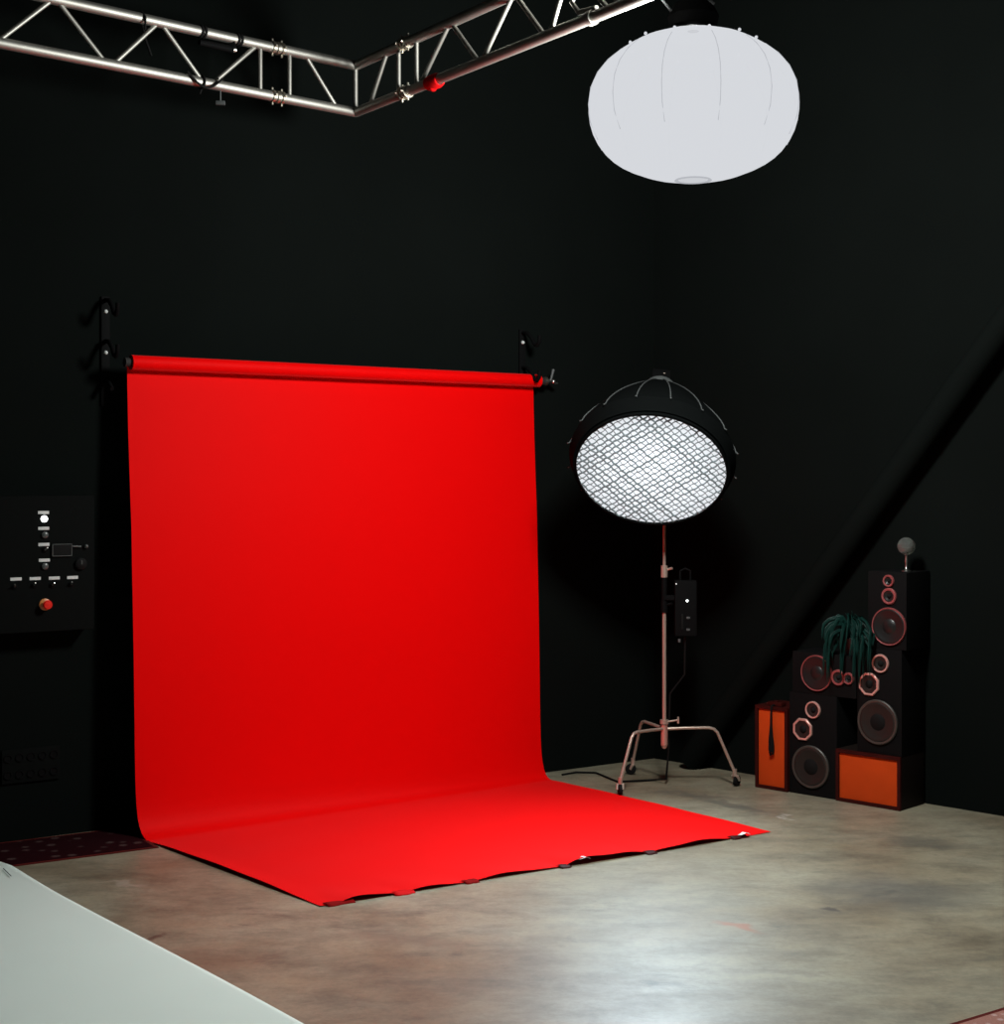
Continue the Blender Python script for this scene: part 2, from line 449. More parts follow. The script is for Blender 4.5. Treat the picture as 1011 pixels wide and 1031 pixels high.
# a short curled tongue past the far corner
p = a - dd * .16 + nn * .03
rows_.insert(0, [p + nn * w + V((0, 0, .016)) for w in (0, .02, .06, .3, 1.2, 2.4)])
mb.ringloft(rows_, cap=False, closed=False)
wp = mb.build('white_paper_sweep', M['white']); s_ = wp.modifiers.new('thickness', 'SOLIDIFY'); s_.thickness = .0015; s_.offset = 1
tag(wp, 'pale grey-white paper sweep lying on the floor at the near left', 'backdrop')
mb = MB(); mb.tube([fl(3.5, 874.5, .0125), fl(7, 878, .0125), fl(11, 882, .0125)], .0022, 6)
o = mb.build('tape_strip', M['rod']); s_ = o.modifiers.new('thickness', 'SOLIDIFY'); s_.thickness = .001
tag(o, 'thin grey tape mark at the far corner of the pale paper', 'tape')

# ------------------------------------------------------------------ rugs
def rug(name, a, b, depthdir, depth, m, label, th=.008, bw=.03):
    t = thing(name, (a + b) / 2 + depthdir * depth / 2, label, 'rug')
    x = (b - a).normalized(); w = (b - a).length
    R = Matrix((x, V((0, 0, 1)).cross(x), V((0, 0, 1)))).transposed()
    c = (a + b) / 2 + depthdir * depth / 2 + V((0, 0, th / 2 + .0003))
    mb = MB(); mb.box(c, (w - 2 * bw, depth - 2 * bw, th), R, .002); mb.build('pile', m, t)
    mb = MB()
    o = [a, b, b + depthdir * depth, a + depthdir * depth]
    inn = [a + x * bw + depthdir * bw, b - x * bw + depthdir * bw, b - x * bw + depthdir * (depth - bw), a + x * bw + depthdir * (depth - bw)]
    z1 = V((0, 0, th * .8)); z0 = V((0, 0, .0004))
    mb.ringloft([[p + z0 for p in inn], [p + z0 for p in o], [p + z1 for p in o], [p + z1 for p in inn], [p + z0 for p in inn]], cap=False)
    mb.build('border', M['rugborder'], t, smooth=False)
    return t
ra = fl(12, 873); rb = fl(160, 853.7)
rx = (rb - ra).normalized(); ry = V((-rx.y, rx.x, 0))
rug('patterned_rug', ra - rx * 1.2, rb + rx * 0.0, ry, .505, M['rugdark'], 'dark red patterned rug along the wall base left of the red backdrop', th=.006, bw=.02)
ra = fl(962, 1031); rb = fl(1011, 1016); rx = (rb - ra).normalized(); ry = V((rx.y, -rx.x, 0))
rug('faded_rug', ra - rx * .5, rb + rx * 1.2, ry, 1.5, M['rugpink'], 'faded pink patterned rug corner at the near right edge of the floor', bw=.02)

# ------------------------------------------------------------------ overhead truss
TC = V((-.784, 8.24, 3.80)); SP = V((0, 0, .25))
e = at(0, 43, 8.24 * 367 / 437); TL = V((e.x, e.y, 0)) - V((TC.x, TC.y, 0)); TL.normalize()
e = at(640, 0, 8.24 * 367 / 480); TR = V((e.x, e.y, 0)) - V((TC.x, TC.y, 0)); TR.normalize()
def along(dirv, px):                                        # distance from the truss corner to an image column
    k = (px - CX) / F
    return (k * TC.y - TC.x) / (dirv.x - k * dirv.y)
tr = thing('lighting_truss', TC, 'aluminium ladder truss turning a corner overhead above the backdrop', 'truss')
RC = .0255
for dirv, n1, n2 in ((TL, along(TL, 279), 3.6), (TR, along(TR, 408), 4.6)):
    for zo in (V((0, 0, 0)), SP):
        mb = MB(); mb.cyl(TC + zo, TC + zo + dirv * n1, RC, seg=24); mb.ball(TC + zo, RC, 10); mb.build('chord', M['alu'], tr)
        mb = MB(); mb.cyl(TC + zo + dirv * (n1 + .0), TC + zo + dirv * n2, RC, seg=24); mb.build('chord', M['alu'], tr)
        mb = MB(); c = TC + zo + dirv * n1
        for s in (-.028, .0, .028): mb.cyl(c + dirv * (s - .007), c + dirv * (s + .007), .033, seg=22)
        side = dirv.cross(V((0, 0, 1)))
        for s in (-.028, .028):
            for w in (V((0, 0, 1)), -V((0, 0, 1)), side, -side):
                mb.cyl(c + dirv * s + w * .02, c + dirv * s + w * .044, .006, seg=8)
        mb.build('coupler', M['bolt'], tr)
def brace(dirv, pxu, pxl):
    a = TC + SP + dirv * along(dirv, pxu) - V((0, 0, RC * .6)); b = TC + dirv * along(dirv, pxl) + V((0, 0, RC * .6))
    mb = MB(); mb.cyl(a, b, .0115, seg=14); mb.build('brace', M['alu'], tr)
mb = MB(); mb.cyl(TC + SP, TC, .013, seg=14); mb.build('brace', M['alu'], tr)
for u, l in ((50, 0), (60, 104), (157, 116), (164, 202), (257, 216), (262, 262), (291.5, 291.5), (309, 338), (-4, -45)): brace(TL, u, l)
for u, l in ((389, 373), (401.5, 401.5), (419.5, 419.5), (451, 424), (456, 481), (515, 487), (520, 547), (572, 555), (578, 612), (632, 620)): brace(TR, u, l)
for u in (690, 760): brace(TR, u, u - 20); brace(TR, u, u + 30)

# things on the truss
def wrap(px, up_, w, n, m, name, label, cat, r=.031, group=None, dirv=TL):
    c = TC + (SP if up_ else V((0, 0, 0))) + dirv * along(dirv, px)
    mb = MB()
    for k in range(n):
        o = (k - (n - 1) / 2) * w
        mb.lathe([(RC, -.006), (r, -.006), (r + .002, 0), (r, .006), (RC, .006)], axis_frame(c + dirv * o, dirv), 20)
    return tag(mb.build(name, m), label, cat, group)
wrap(203.5, True, .018, 2, M['rubber'], 'cable_tie', 'pair of black cable ties round the upper truss tube, left of the small lamp', 'cable tie', group='cable ties on the truss')
wrap(240, True, .018, 2, M['rubber'], 'cable_tie', 'pair of black cable ties round the upper truss tube, above the small lamp', 'cable tie', group='cable ties on the truss')
c = TC + TR * along(TR, 437)
mb = MB(); mb.lathe([(RC, -.05), (.033, -.05), (.038, -.02), (.038, .03), (.031, .055), (RC, .055)], axis_frame(c - V((0, 0, .004)), TR), 24)
mb.ball(c + V((0, 0, -.028)) - TR * .01, .022, 8)
tag(mb.build('red_sleeve', M['redclamp']), 'bright red sleeve wrapped round the lower truss tube right of the corner', 'sleeve')
# black lead hanging off the upper tube, and a loop round the lower tube
p = TC + SP + TL * along(TL, 143); sd = TL.cross(V((0, 0, 1)))
if sd.y > 0: sd = -sd
mb = MB(); mb.tube([p + V((0, 0, -.06)) + TL * .0 - sd * .0 + sd * .03, p + sd * .032, p + V((0, 0, .034)), p - sd * .032, p + V((0, 0, -.035)) - sd * .01 - TL * .01,
                    p + V((0, 0, -.10)) - TL * .02, p + V((0, 0, -.17)) - TL * .05], .006, 8)
tag(mb.build('hanging_lead', M['rubber']), 'thin black lead looped over the upper truss tube at the far left', 'cable')
p = TC + TL * along(TL, 203)
mb = MB(); pts = []
for k in range(11):
    s = k / 10; pts.append(p + TL * (.10 - .2 * s) + sd * (.034 + .006 * math.sin(PI * s)) + V((0, 0, .03 - .062 * math.sin(PI * s))))
mb.tube(pts, .006, 8)
ring = [p + (sd * math.cos(2 * PI * k / 14) + V((0, 0, 1)) * math.sin(2 * PI * k / 14)) * .031 for k in range(15)]
mb.tube(ring, .006, 8); mb.tube([p - V((0, 0, .03)), p - V((0, 0, .06)) + TL * .01], .005, 8)
tag(mb.build('looped_cable', M['rubber']), 'black cable loop tied round the lower truss tube on the left', 'cable')
# small black lamp under the upper tube
p = TC + SP + TL * along(TL, 234) + V((0, 0, -.055))
sl = thing('small_spot_lamp', p - V((0, 0, .04)), 'small black tube lamp clipped under the upper left truss tube', 'lamp')
mb = MB(); mb.tube([p - TL * .0, p + TL * .19 + V((0, 0, .0))], [.018, .014], 16); mb.build('body', M['black'], sl)
mb = MB(); mb.box(p + V((0, 0, .03)), (.03, .03, .05), None, .004); mb.build('clip', M['black'], sl)
mb = MB(); mb.cyl(p - TL * .018, p, .014, seg=16); mb.build('end_cap', M['chrome'], sl)
p = TC + TL * along(TL, 222) - V((0, 0, .085))
mb = MB(); mb.tube([p + V((0, 0, .062)), p + V((0, 0, .01))], .004, 6); mb.box(p, (.045, .02, .02), None, .003)
tag(mb.build('hanging_clip', M['rod']), 'small grey clip hanging below the lower left truss tube', 'clip')
# chrome hook clamp where the right arm leaves the picture
p = TC + TR * along(TR, 583)
mb = MB(); mb.tube([p + V((0, 0, .035)) + TR * .10 + sd * .02, p + V((0, 0, .045)) - TR * .0, p + V((0, 0, .10)) - TR * .05, p + V((0, 0, .15)) - TR * .02], [.012, .012, .011, .011], 10)
mb.lathe([(RC, -.015), (.033, -.015), (.033, .015), (RC, .015)], axis_frame(p + TR * .09, TR), 20)
tag(mb.build('hook_clamp', M['alu']), 'bent aluminium hook clamp standing on the lower right truss tube', 'clamp')

# ------------------------------------------------------------------ lantern softbox overhead
LC = V((.821, 6.61, 3.435))
lan = thing('lantern_softbox', LC + V((0, 0, -.33)), 'big glowing white round lantern softbox hanging at the top right', 'studio light')
NR_ = 12; LZ = .93
def lan_r(z):                                               # radius of the cloth at a height
    z = max(-.334, min(.3515, z))
    if z <= 0: return .455 * (1 - (abs(z) / .336) ** 2.3) ** (1 / 2.1)
    return .455 * (1 - (z / .352) ** 2.1) ** (1 / 2.0)
zs = [-.334, -.333, -.33, -.324, -.315, -.30, -.28, -.255, -.225, -.19, -.15, -.11, -.07, -.03, 0, .03, .07, .11, .15, .19, .225, .25, .27, .285, .295, .31, .325, .335, .343, .348, .3515]
def skin(zlist, off, m, name, seg=96):
    mb = MB(); rings = []
    for z in zlist:
        r = lan_r(z) + off
        ring = []
        for k in range(seg):
            a = 2 * PI * k / seg
            q = abs(((a * NR_ / (2 * PI)) % 1) - .5) * 2    # 1 at a rib, 0 between
            rr = r * (1 - .016 * (1 - q ** 2) )
            ring.append(LC + V((rr * math.cos(a + .12), rr * math.sin(a + .12), z * LZ)))
        rings.append(ring)
    mb.ringloft(rings, cap=False); return mb.build(name, m, lan)
skin(zs, 0, M['lantern'], 'cloth_globe')
skin([.335, .338, .341, .344, .347, .3495, .3515], .004, M['fabric'], 'top_cover')
mb = MB(); mb.lathe([(.075, -.3085), (.08, -.3135), (.068, -.3145), (.063, -.310)], Matrix.Translation(LC), 36); mb.build('bottom_ring', M['seam'], lan)
for k in range(NR_):
    a = 2 * PI * k / NR_ + .12
    dv = V((math.cos(a), math.sin(a), 0))
    mb = MB(); mb.tube([LC + dv * (lan_r(z) + .0015) + V((0, 0, z * LZ)) for z in (.26, .21, .15, .08, 0, -.08, -.16)], .0016, 6); mb.build('seam', M['seam'], lan)
    mb = MB(); mb.ball(LC + dv * (lan_r(.288) + .008) + V((0, 0, .292 * LZ)), .007, 6); mb.build('rib_tip', M['lantern'], lan)
mb = MB(); mb.lathe([(.001, .345), (.10, .345), (.11, .39), (.085, .44), (.06, .45), (.06, .58), (.001, .60)], Matrix.Translation(LC), 32); mb.build('lamp_head', M['black'], lan)
mb = MB(); mb.tube([LC + V((-.10, -.05, .40)), LC + V((-.15, -.07, .455)), LC + V((-.08, -.045, .49)), LC + V((.0, -.02, .61))], .007, 8)
mb.tube([LC + V((.08, -.08, .42)), LC + V((.02, -.09, .47)), LC + V((0, -.02, .61))], .007, 8); mb.build('yoke', M['rod'], lan)
mb = MB(); mb.cyl(LC + V((0, 0, .58)), V((LC.x, LC.y, H - .002)), .017, seg=16); mb.build('drop_pole', M['black'], lan)

# ------------------------------------------------------------------ stand with the gridded dome
SB = V((.969, 9.19, 0))
st = thing('light_stand', SB, 'chrome wheeled light stand with three bent legs beside the red backdrop', 'light stand')
mb = MB(); mb.cyl(SB + V((0, 0, .27)), SB + V((0, 0, 1.13)), .0118, seg=18); mb.build('lower_post', M['satin'], st)
mb = MB(); mb.cyl(SB + V((0, 0, 1.10)), SB + V((0, 0, 2.47)), .0092, seg=18); mb.build('upper_post', M['satin'], st)
mb = MB(); mb.cyl(SB + V((0, 0, .25)), SB + V((0, 0, .37)), .021, seg=20); mb.lathe([(.001, .225), (.012, .23), (.02, .25)], Matrix.Translation(SB), 20); mb.build('hub', mat('copper_hub', (.62, .34, .28), .35, .5), st)
mb = MB(); mb.cyl(SB + V((0, 0, .375)), SB + V((0, 0, .40)), .026, seg=20); mb.cyl(SB + V((.02, -.01, .39)), SB + V((.075, -.02, .40)), .006, seg=10); mb.box(SB + V((.08, -.02, .40)), (.012, .012, .04), None, .003); mb.build('collar', M['satin'], st)
for z in (1.285, 1.075):
    mb = MB(); mb.cyl(SB + V((0, 0, z - .035)), SB + V((0, 0, z + .035)), .020, seg=18); mb.cyl(SB + V((.015, 0, z + .01)), SB + V((.045, -.02, z + .02)), .008, seg=10)
    mb.build('collar', M['satin'] if z > 1.2 else M['black'], st)
mb = MB(); mb.cyl(SB + V((0, 0, 1.098)), SB + V((0, 0, 1.247)), .017, seg=16); mb.build('grip_sleeve', M['black'], st)
for foot in (fl(624, 801), fl(741, 792), fl(637, 780)):
    dv = foot - SB; dv.z = 0
    hz = .345; e1 = SB + dv * .62 + V((0, 0, .352)); e2 = SB + dv * .74 + V((0, 0, .325)); ft = SB + dv * .985 + V((0, 0, .085))
    mb = MB(); mb.tube([SB + V((0, 0, hz)), SB + dv * .3 + V((0, 0, .35)), e1, SB + dv * .69 + V((0, 0, .345)), e2, ft], .0095, 14)
    lg = mb.build('leg', M['satin'], st)
    u = dv.normalized(); s = V((-u.y, u.x, 0))
    tang = (u * .6 + s * .8).normalized(); axl = V((-tang.y, tang.x, 0))
    w0 = SB + dv * 1.0 + tang * .012; w0.z = .034
    mb = MB(); mb.cyl(ft + V((0, 0, .02)), ft + V((0, 0, -.022)), .013, seg=14)
    for sg in (-1, 1): mb.tube([ft + V((0, 0, -.018)) + axl * .015 * sg, V((w0.x, w0.y, .036)) + axl * .017 * sg], [.010, .008], 10)
    mb.build('caster_fork', M['satin'], lg)
    mb = MB(); mb.lathe([(.008, -.012), (.026, -.012), (.033, -.008), (.033, .008), (.026, .012), (.008, .012)], axis_frame(w0, axl), 28); mb.build('wheel', M['rubber'], lg)

DN = V((-.145, -.71, -.69)).normalized()
DC = V((.85, 8.72, 1.948))                                  # middle of the dome's rim
DX = axis_frame(DC, DN)
dome = thing('dome_softbox', DC, 'round gridded softbox on the chrome stand, tilted down towards the floor', 'studio light')
RIM = .472
def dome_r(h):                                              # h behind the rim
    k = h / .60
    return .085 + (RIM - .085) * (1 - k ** 1.30) ** .96
hs = [0, .04, .09, .15, .22, .30, .38, .45, .51, .56, .59, .60]
mb = MB(); mb.lathe([(RIM - .03, .085), (RIM - .012, .02)] + [(dome_r(h) if h else RIM, -h) for h in hs] + [(dome_r(h) - .006, -h + .004) for h in reversed(hs)], DX, 64); mb.build('shell', M['fabric'], dome)
for k in range(16):
    a = 2 * PI * (k + .5) / 16 + .05
    ln_ = []
    for h in [-.012] + hs[:-1]:
        r = (dome_r(max(h, 0)) if h > 0 else RIM + (.012 if h < 0 else 0)) + .004
        ln_.append(DX @ V((r * math.cos(a), r * math.sin(a), -h)))
    mb = MB(); mb.tube(ln_, .0035, 8); mb.build('rod', M['rod'], dome)
RG = .420; ZG = .085
dfo = MB(); dfo.lathe([(.0001, 0), (.1, 0), (.2, 0), (.3, 0), (RG, 0)], axis_frame(V((0, 0, 0)), V((0, 0, 1))), 64)
do = dfo.build('diffuser', M['diffuser'], None, origin=(0, 0, 0))
do.parent = dome; do.matrix_basis = Matrix.Translation(-DC) @ DX @ Matrix.Translation(V((0, 0, ZG)))
mb = MB(); mb.lathe([(RG, ZG - .02), (RG + .010, ZG - .02), (RG + .012, ZG + .016), (RG, ZG + .018), (RG, ZG - .02)], DX, 64); mb.build('grid_rim', M['fabric'], dome)
mb = MB(); pitch = .032
for dirn in (0, 1):
    n = int(RG * 1.42 / pitch)
    for k in range(-n, n + 1):
        o = k * pitch
        half = math.sqrt(max(0, RG * RG - o * o))
        if half < .03: continue
        steps = max(3, int(half * 2 / .016)); ph = random.uniform(0, 6.28); lean = random.uniform(-.004, .004)
        rg = []
        for i in range(steps + 1):
            s = -half + 2 * half * i / steps
            wv = .0032 * math.sin(s / pitch * PI + k * PI + dirn) + .002 * math.sin(s * 23 + ph)
            a_, b_ = (s, o + wv) if dirn == 0 else (o + wv, s)
            c45 = math.sqrt(.5)
            t_ = .0016
            def pt(oo, z):
                aa, bb = (a_, b_ + oo) if dirn == 0 else (a_ + oo, b_)
                return DX @ V(((aa - bb) * c45, (aa + bb) * c45, z))
            rg.append([pt(-t_, ZG + .002), pt(t_, ZG + .002), pt(t_ + lean, ZG + .010), pt(-t_ + lean, ZG + .010)])
        mb.ringloft(rg)
mb.build('egg_crate_grid', M['gridfab'], dome, smooth=False)
hubp = DC - DN * .60
mb = MB(); mb.lathe([(.001, .01), (.09, .01), (.095, -.01), (.09, -.03), (.05, -.032), (.001, -.032)], axis_frame(hubp, DN), 32); mb.build('speed_ring', M['rod'], dome)
R3 = axis_frame(hubp, DN).to_3x3()
mb = MB(); mb.box(hubp - DN * .085, (.11, .10, .11), R3, .010); mb.build('lamp_head', M['black'], dome)
tp = hubp - DN * .04
mb = MB(); mb.tube([SB + V((0, 0, 2.38)), SB + V((0.02, .0, 2.44)), tp + V((.07, .0, .0)), tp + V((.055, 0, .04)), tp + V((-.055, 0, .04))], .008, 8); mb.build('yoke', M['rod'], dome)

# control box clamped to the stand
pc = at(690, 612, 9.17)
ps = thing('lamp_control_box', pc - V((0, 0, .19)), 'black lamp control box strapped to the chrome stand below the dome', 'power box')
mb = MB(); mb.box(pc, (.13, .075, .33), None, .010); mb.build('housing', M['black'], ps)
mb = MB(); mb.box(V((SB.x + .035, SB.y - .01, pc.z + .06)), (.07, .03, .03), None, .004); mb.build('clamp', M['black'], ps)
mb = MB(); mb.tube([pc + V((-.03, 0, .16)), pc + V((-.03, 0, .22)), pc + V((.0, 0, .235)), pc + V((.03, 0, .22)), pc + V((.03, 0, .16))], .007, 8); mb.build('handle', M['black'], ps)
for (px, py, r) in ((692, 605, .0075), (681, 588, .004)):
    q = at(px, py, 9.128)
    mb = MB(); mb.lathe([(.0001, .005), (r * .7, .004), (r, 0), (r, -.004)], axis_frame(q, V((0, -1, 0))), 14); mb.build('indicator_lamp', M['led'] if r > .005 else M['ledsmall'], ps)
for (px, py, w, h) in ((687, 626, .012, .09), (693, 622, .02, .012), (693, 634, .02, .012), (684, 645, .014, .02)):
    q = at(px, py, 9.130)
    mb = MB(); mb.box(q, (w, .008, h), None, .002); mb.build('socket', M['rod'] if h < .05 else M['rubber'], ps)
# cable from the control box to the floor and away behind the backdrop
mb = MB()
pts = [pc + V((0, 0, -.165)), pc + V((0, .03, -.4)), SB + V((.04, .05, .55)), SB + V((.03, .05, .2)), SB + V((.02, .08, .03)), SB + V((-.05, .16, .008)), fl(645, 786, .008), fl(622, 787, .008), fl(600, 778, .008), fl(580, 777.5, .008), fl(566, 780, .008)]
mb.tube(pts, .006, 8)
tag(mb.build('power_cable', M['rubber']), 'thin black cable running from the stand along the floor towards the red backdrop', 'cable')

# ------------------------------------------------------------------ speakers along the right wall
SO = V((1.52, 9.19, 0)); SD = V((.7195, -.6944, 0)); SN = V((-.6944, -.7195, 0))
def sp(t, z, out=0.0): return SO + SD * t + SN * out + V((0, 0, z))
SR = Matrix((SD, -SN, V((0, 0, 1)))).transposed()
SG = 'loudspeakers stacked along the right wall'
def driver(root, t, z, R, out, kind):
    """ring + cone + dust cap, each its own mesh; the cone carries its cap"""
    MX = axis_frame(sp(t, z, out), SN, SD)
    ringm = {'woofer': M['ringdk'], 'mid': M['ring'], 'tweet': M['ring'], 'bass': M['ringred'], 'small': M['ringred']}[kind]
    seg = 8 if kind == 'mid' else 44
    k = .80 if kind in ('mid', 'tweet') else .88
    if kind in ('bass',): k = .93
    if kind == 'small': k = .70
    mb = MB(); mb.lathe([(R, 0), (R, .010), (R * (1 - (1 - k) * .3), .014), (R * k, .012), (R * k, .001)], MX, seg)
    nm = {'woofer': 'woofer', 'mid': 'midrange_driver', 'tweet': 'tweeter', 'bass': 'woofer', 'small': 'tweeter'}[kind]
    o = mb.build(nm, ringm, root)
    cm = M['cone'] if kind in ('woofer', 'mid', 'tweet') else M['cone2']
    r = R * k
    mb = MB()
    if kind in ('woofer', 'bass'):
        mb.lathe([(r, .0095), (r * .97, .0115), (r * .90, .0125), (r * .84, .010), (r * .6, .0065), (r * .42, .0035)], MX, 44)
    else:
        mb.lathe([(r, .006), (r * .85, .008), (r * .6, .005), (r * .42, .003)], MX, 32)
    mb.build('cone', cm, o)
    mb = MB(); q = r * .44
    mb.lathe([(q, .003), (q * .9, .006), (q * .6, .011), (q * .3, .0135), (.0003, .0145)], MX, 28); mb.build('dust_cap', M['rubber'] if kind != 'bass' else M['cone2'], o)
def cabinet(name, t0, w, z0, h, depth, label, m, drivers=(), out=0.0, bev=.004):
    root = thing(name, sp(t0 + w / 2, z0, out - depth / 2), label, 'speaker', SG)
    mb = MB(); mb.box(sp(t0 + w / 2, z0 + h / 2, out - depth / 2), (w, depth, h), SR, bev); mb.build('cabinet', m, root)
    for (u, v, R, kind) in drivers: driver(root, t0 + u, z0 + v, R, out - .0005, kind)
    return root
def cloth_front(root, t0, w, z0, h, fr, out=0.0):
    mb = MB(); o = [(t0, z0), (t0 + w, z0), (t0 + w, z0 + h), (t0, z0 + h)]
    i_ = [(t0 + fr, z0 + fr), (t0 + w - fr, z0 + fr), (t0 + w - fr, z0 + h - fr), (t0 + fr, z0 + h - fr)]
    mb.ringloft([[sp(a, b, out - .001) for a, b in o], [sp(a, b, out + .016) for a, b in o], [sp(a, b, out + .016) for a, b in i_], [sp(a, b, out - .001) for a, b in i_]], cap=False)
    mb.build('front_frame', M['cabred'], root, smooth=False)
    mb = MB(); mb.box(sp(t0 + w / 2, z0 + h / 2, out + .003), (w - 2 * fr, .006, h - 2 * fr), SR, .001); o = mb.build('speaker_cloth', M['orange'], root); o['label'] = 'orange cloth panel'
    mb = MB()
    return root
r_ = cabinet('orange_front_speaker', .0, .226, 0, .492, .25, 'tall narrow speaker with orange cloth front, leftmost on the floor by the wall', M['cabred'])
cloth_front(r_, .0, .226, 0, .492, .020)
cabinet('three_way_speaker', .2313, .318, 0, .590, .26, 'black three-way speaker with silver rings standing on the floor between the two orange fronts', M['cab'],
        ((.147, .168, .124, 'woofer'), (.094, .380, .068, 'mid'), (.163, .500, .050, 'tweet')))
r_ = cabinet('orange_front_speaker', .5525, .410, 0, .297, .25, 'wide low speaker with orange cloth front under the big black cabinet', M['cabbrown'])
cloth_front(r_, .5525, .410, 0, .297, .020)
cabinet('three_way_speaker', .683, .280, .2975, .590, .26, 'black three-way speaker with silver rings standing on the wide orange speaker', M['cab'],
        ((.132, .178, .126, 'woofer'), (.078, .386, .068, 'mid'), (.150, .508, .052, 'tweet')))
cabinet('bookshelf_speaker', .252, .425, .5905, .240, .25, 'black speaker lying on its side under the trailing plant', M['cab'],
        ((.167, .125, .104, 'bass'), (.311, .112, .046, 'small'), (.378, .112, .034, 'small')))
cabinet('bookshelf_speaker', .752, .240, .888, .432, .26, 'black speaker with red-rimmed drivers at the very top of the stack', M['cab'],
        ((.135, .128, .106, 'bass'), (.135, .297, .046, 'small'), (.132, .382, .034, 'small')))
for o in list(COL.objects):
    if o.name.startswith('dust_cap') and o.parent: pass

# glass globe on a chrome foot
g0 = sp(.935, 1.3205, -.10)
gl = thing('glass_globe', g0, 'small clear glass globe on a slim chrome foot on top of the highest speaker', 'ornament')
mb = MB(); mb.lathe([(.0005, 0), (.026, 0), (.026, .004), (.012, .010), (.006, .018), (.005, .045), (.008, .055), (.006, .065), (.005, .088), (.012, .094), (.0005, .096)], Matrix.Translation(g0 + V((0, 0, .0003))), 24); mb.build('foot', M['chrome'], gl)
mb = MB(); mb.ball(g0 + V((0, 0, .141)), .050, 14); mb.build('globe', M['glass'], gl)

# trailing plant on the lying speaker
q0 = sp(.605, .831, -.10)
pl = thing('trailing_plant', q0, 'dark green trailing plant spilling over the speaker that lies on its side', 'plant')
mb = MB(); mb.lathe([(.0005, 0), (.048, 0), (.062, .09), (.066, .095), (.060, .098), (.055, .085), (.0005, .085)], Matrix.Translation(q0 + V((0, 0, .0005))), 28); mb.build('pot', M['pot'], pl)
rnd = random.Random(5)
def blade(path, w):
    mb = MB(); n = len(path); rr = []
    for i, p in enumerate(path):
        t = i / (n - 1); ww = w * (math.sin(PI * min(1, .12 + t * .88)) ** .6)
        tg = (path[min(i + 1, n - 1)] - path[max(i - 1, 0)]).normalized()
        sd_ = tg.cross(V((.35, -.9, .2)));
        if sd_.length < 1e-3: sd_ = V((1, 0, 0))
        sd_.normalize()
        rr.append([p - sd_ * ww, p + tg.cross(sd_) * ww * .35, p + sd_ * ww])
    mb.ringloft(rr, cap=False, closed=False)
    o = mb.build('leaf', M['leaf'], pl); s_ = o.modifiers.new('thickness', 'SOLIDIFY'); s_.thickness = .0012
for k in range(44):
    a = rnd.uniform(-1.0, 1.0)                      # spread along the speaker; negative is to the left
    fwd = rnd.uniform(.06, .19); drop = rnd.uniform(.0, .26) if k % 4 else rnd.uniform(-.02, .08)
    rise = rnd.uniform(.07, .20)
    top = q0 + V((0, 0, .09))
    side = SD * (a * .155 + (.055 if a > -.35 else .03))
    pth = []
    for i in range(9):
        t = i / 8
        p = top + side * min(1, t * 1.6) + SN * (fwd * (1 - (1 - t) ** 2) + .02) + V((0, 0, rise * 4 * t * (1 - t) * (1.2 - t) - drop * t ** 2))
        f_ = (p - SO).dot(SN)
        if f_ < .03 and p.z < .86: p = p + SN * (.03 - f_)
        pth.append(p)
    # keep clear of the cabinets to the right
    pth = [p + SN * max(0, .035 - (p - SO).dot(SN)) if (p - SO).dot(SD) > .665 else p for p in pth]
    blade(pth, rnd.uniform(.007, .013))
for k in range(9):
    a = rnd.uniform(-.5, .6); hgt = rnd.uniform(.10, .22)
    top = q0 + V((0, 0, .09))
    pth = [top + SD * (a * .08 * t) + SN * (.05 * t * t) + V((0, 0, hgt * t - .05 * t * t)) for t in [i / 6 for i in range(7)]]
    blade(pth, .007)

# black looped cable hung over the narrow orange speaker, held by a red clip
c0 = sp(.125, .495, .0)
mb = MB()
pts = [sp(.12, .4965, -.05), sp(.122, .4985, .0), sp(.122, .497, .022), sp(.121, .46, .026), sp(.118, .38, .026), sp(.110, .30, .026), sp(.108, .24, .026), sp(.118, .205, .026), sp(.132, .215, .026), sp(.136, .26, .026), sp(.128, .33, .027), sp(.124, .40, .032), sp(.125, .455, .032)]
mb.tube(pts, .006, 8)
mb.tube([sp(.121, .36, .034), sp(.114, .29, .034), sp(.117, .22, .034), sp(.126, .23, .034), sp(.128, .29, .034), sp(.123, .36, .034)], .006, 8)
tag(mb.build('looped_cable', M['rubber']), 'black cable loop hanging down the front of the narrow orange speaker', 'cable')
mb = MB(); mb.box(sp(.122, .5045, -.03), (.10, .05, .022), SR, .005)
mb.box(sp(.122, .518, -.03), (.03, .02, .012), SR, .004)
tag(mb.build('red_clip', M['cabred']), 'small dark red clip on top of the narrow orange speaker', 'clip')

# ------------------------------------------------------------------ control panel on the left wall
PF = CORNER + NL * .13                                      # front face of the panel
def pn(px, py, out=0.0): return onplane(px, py, PF + NL * out, NL)
LR = Matrix((RDL, -NL, V((0, 0, 1)))).transposed()
tl, br = pn(-22, 499), pn(95, 634)
cpt = (tl + br) / 2; pw = (V((br.x, br.y, 0)) - V((tl.x, tl.y, 0))).length; phh = 0
zt = pn(45, 499).z; zb = pn(45, 636).z
cp = thing('control_panel', V((cpt.x, cpt.y, zb)), 'black control panel with white labels and a red stop button on the left wall', 'control panel')
c = V((cpt.x, cpt.y, (zt + zb) / 2))
mb = MB(); mb.box(c - NL * .0645, (pw, .129, zt - zb), LR, .008); mb.build('box', M['panel'], cp)
def disc(px, py, r, h, name, m, parent=cp, out=0.0, dome_=.35):
    q = pn(px, py, out)
    mb = MB(); mb.lathe([(r, -.001), (r, h * (1 - dome_)), (r * .75, h * .92), (.0005, h)], axis_frame(q, NL), 22); return mb.build(name, m, parent)
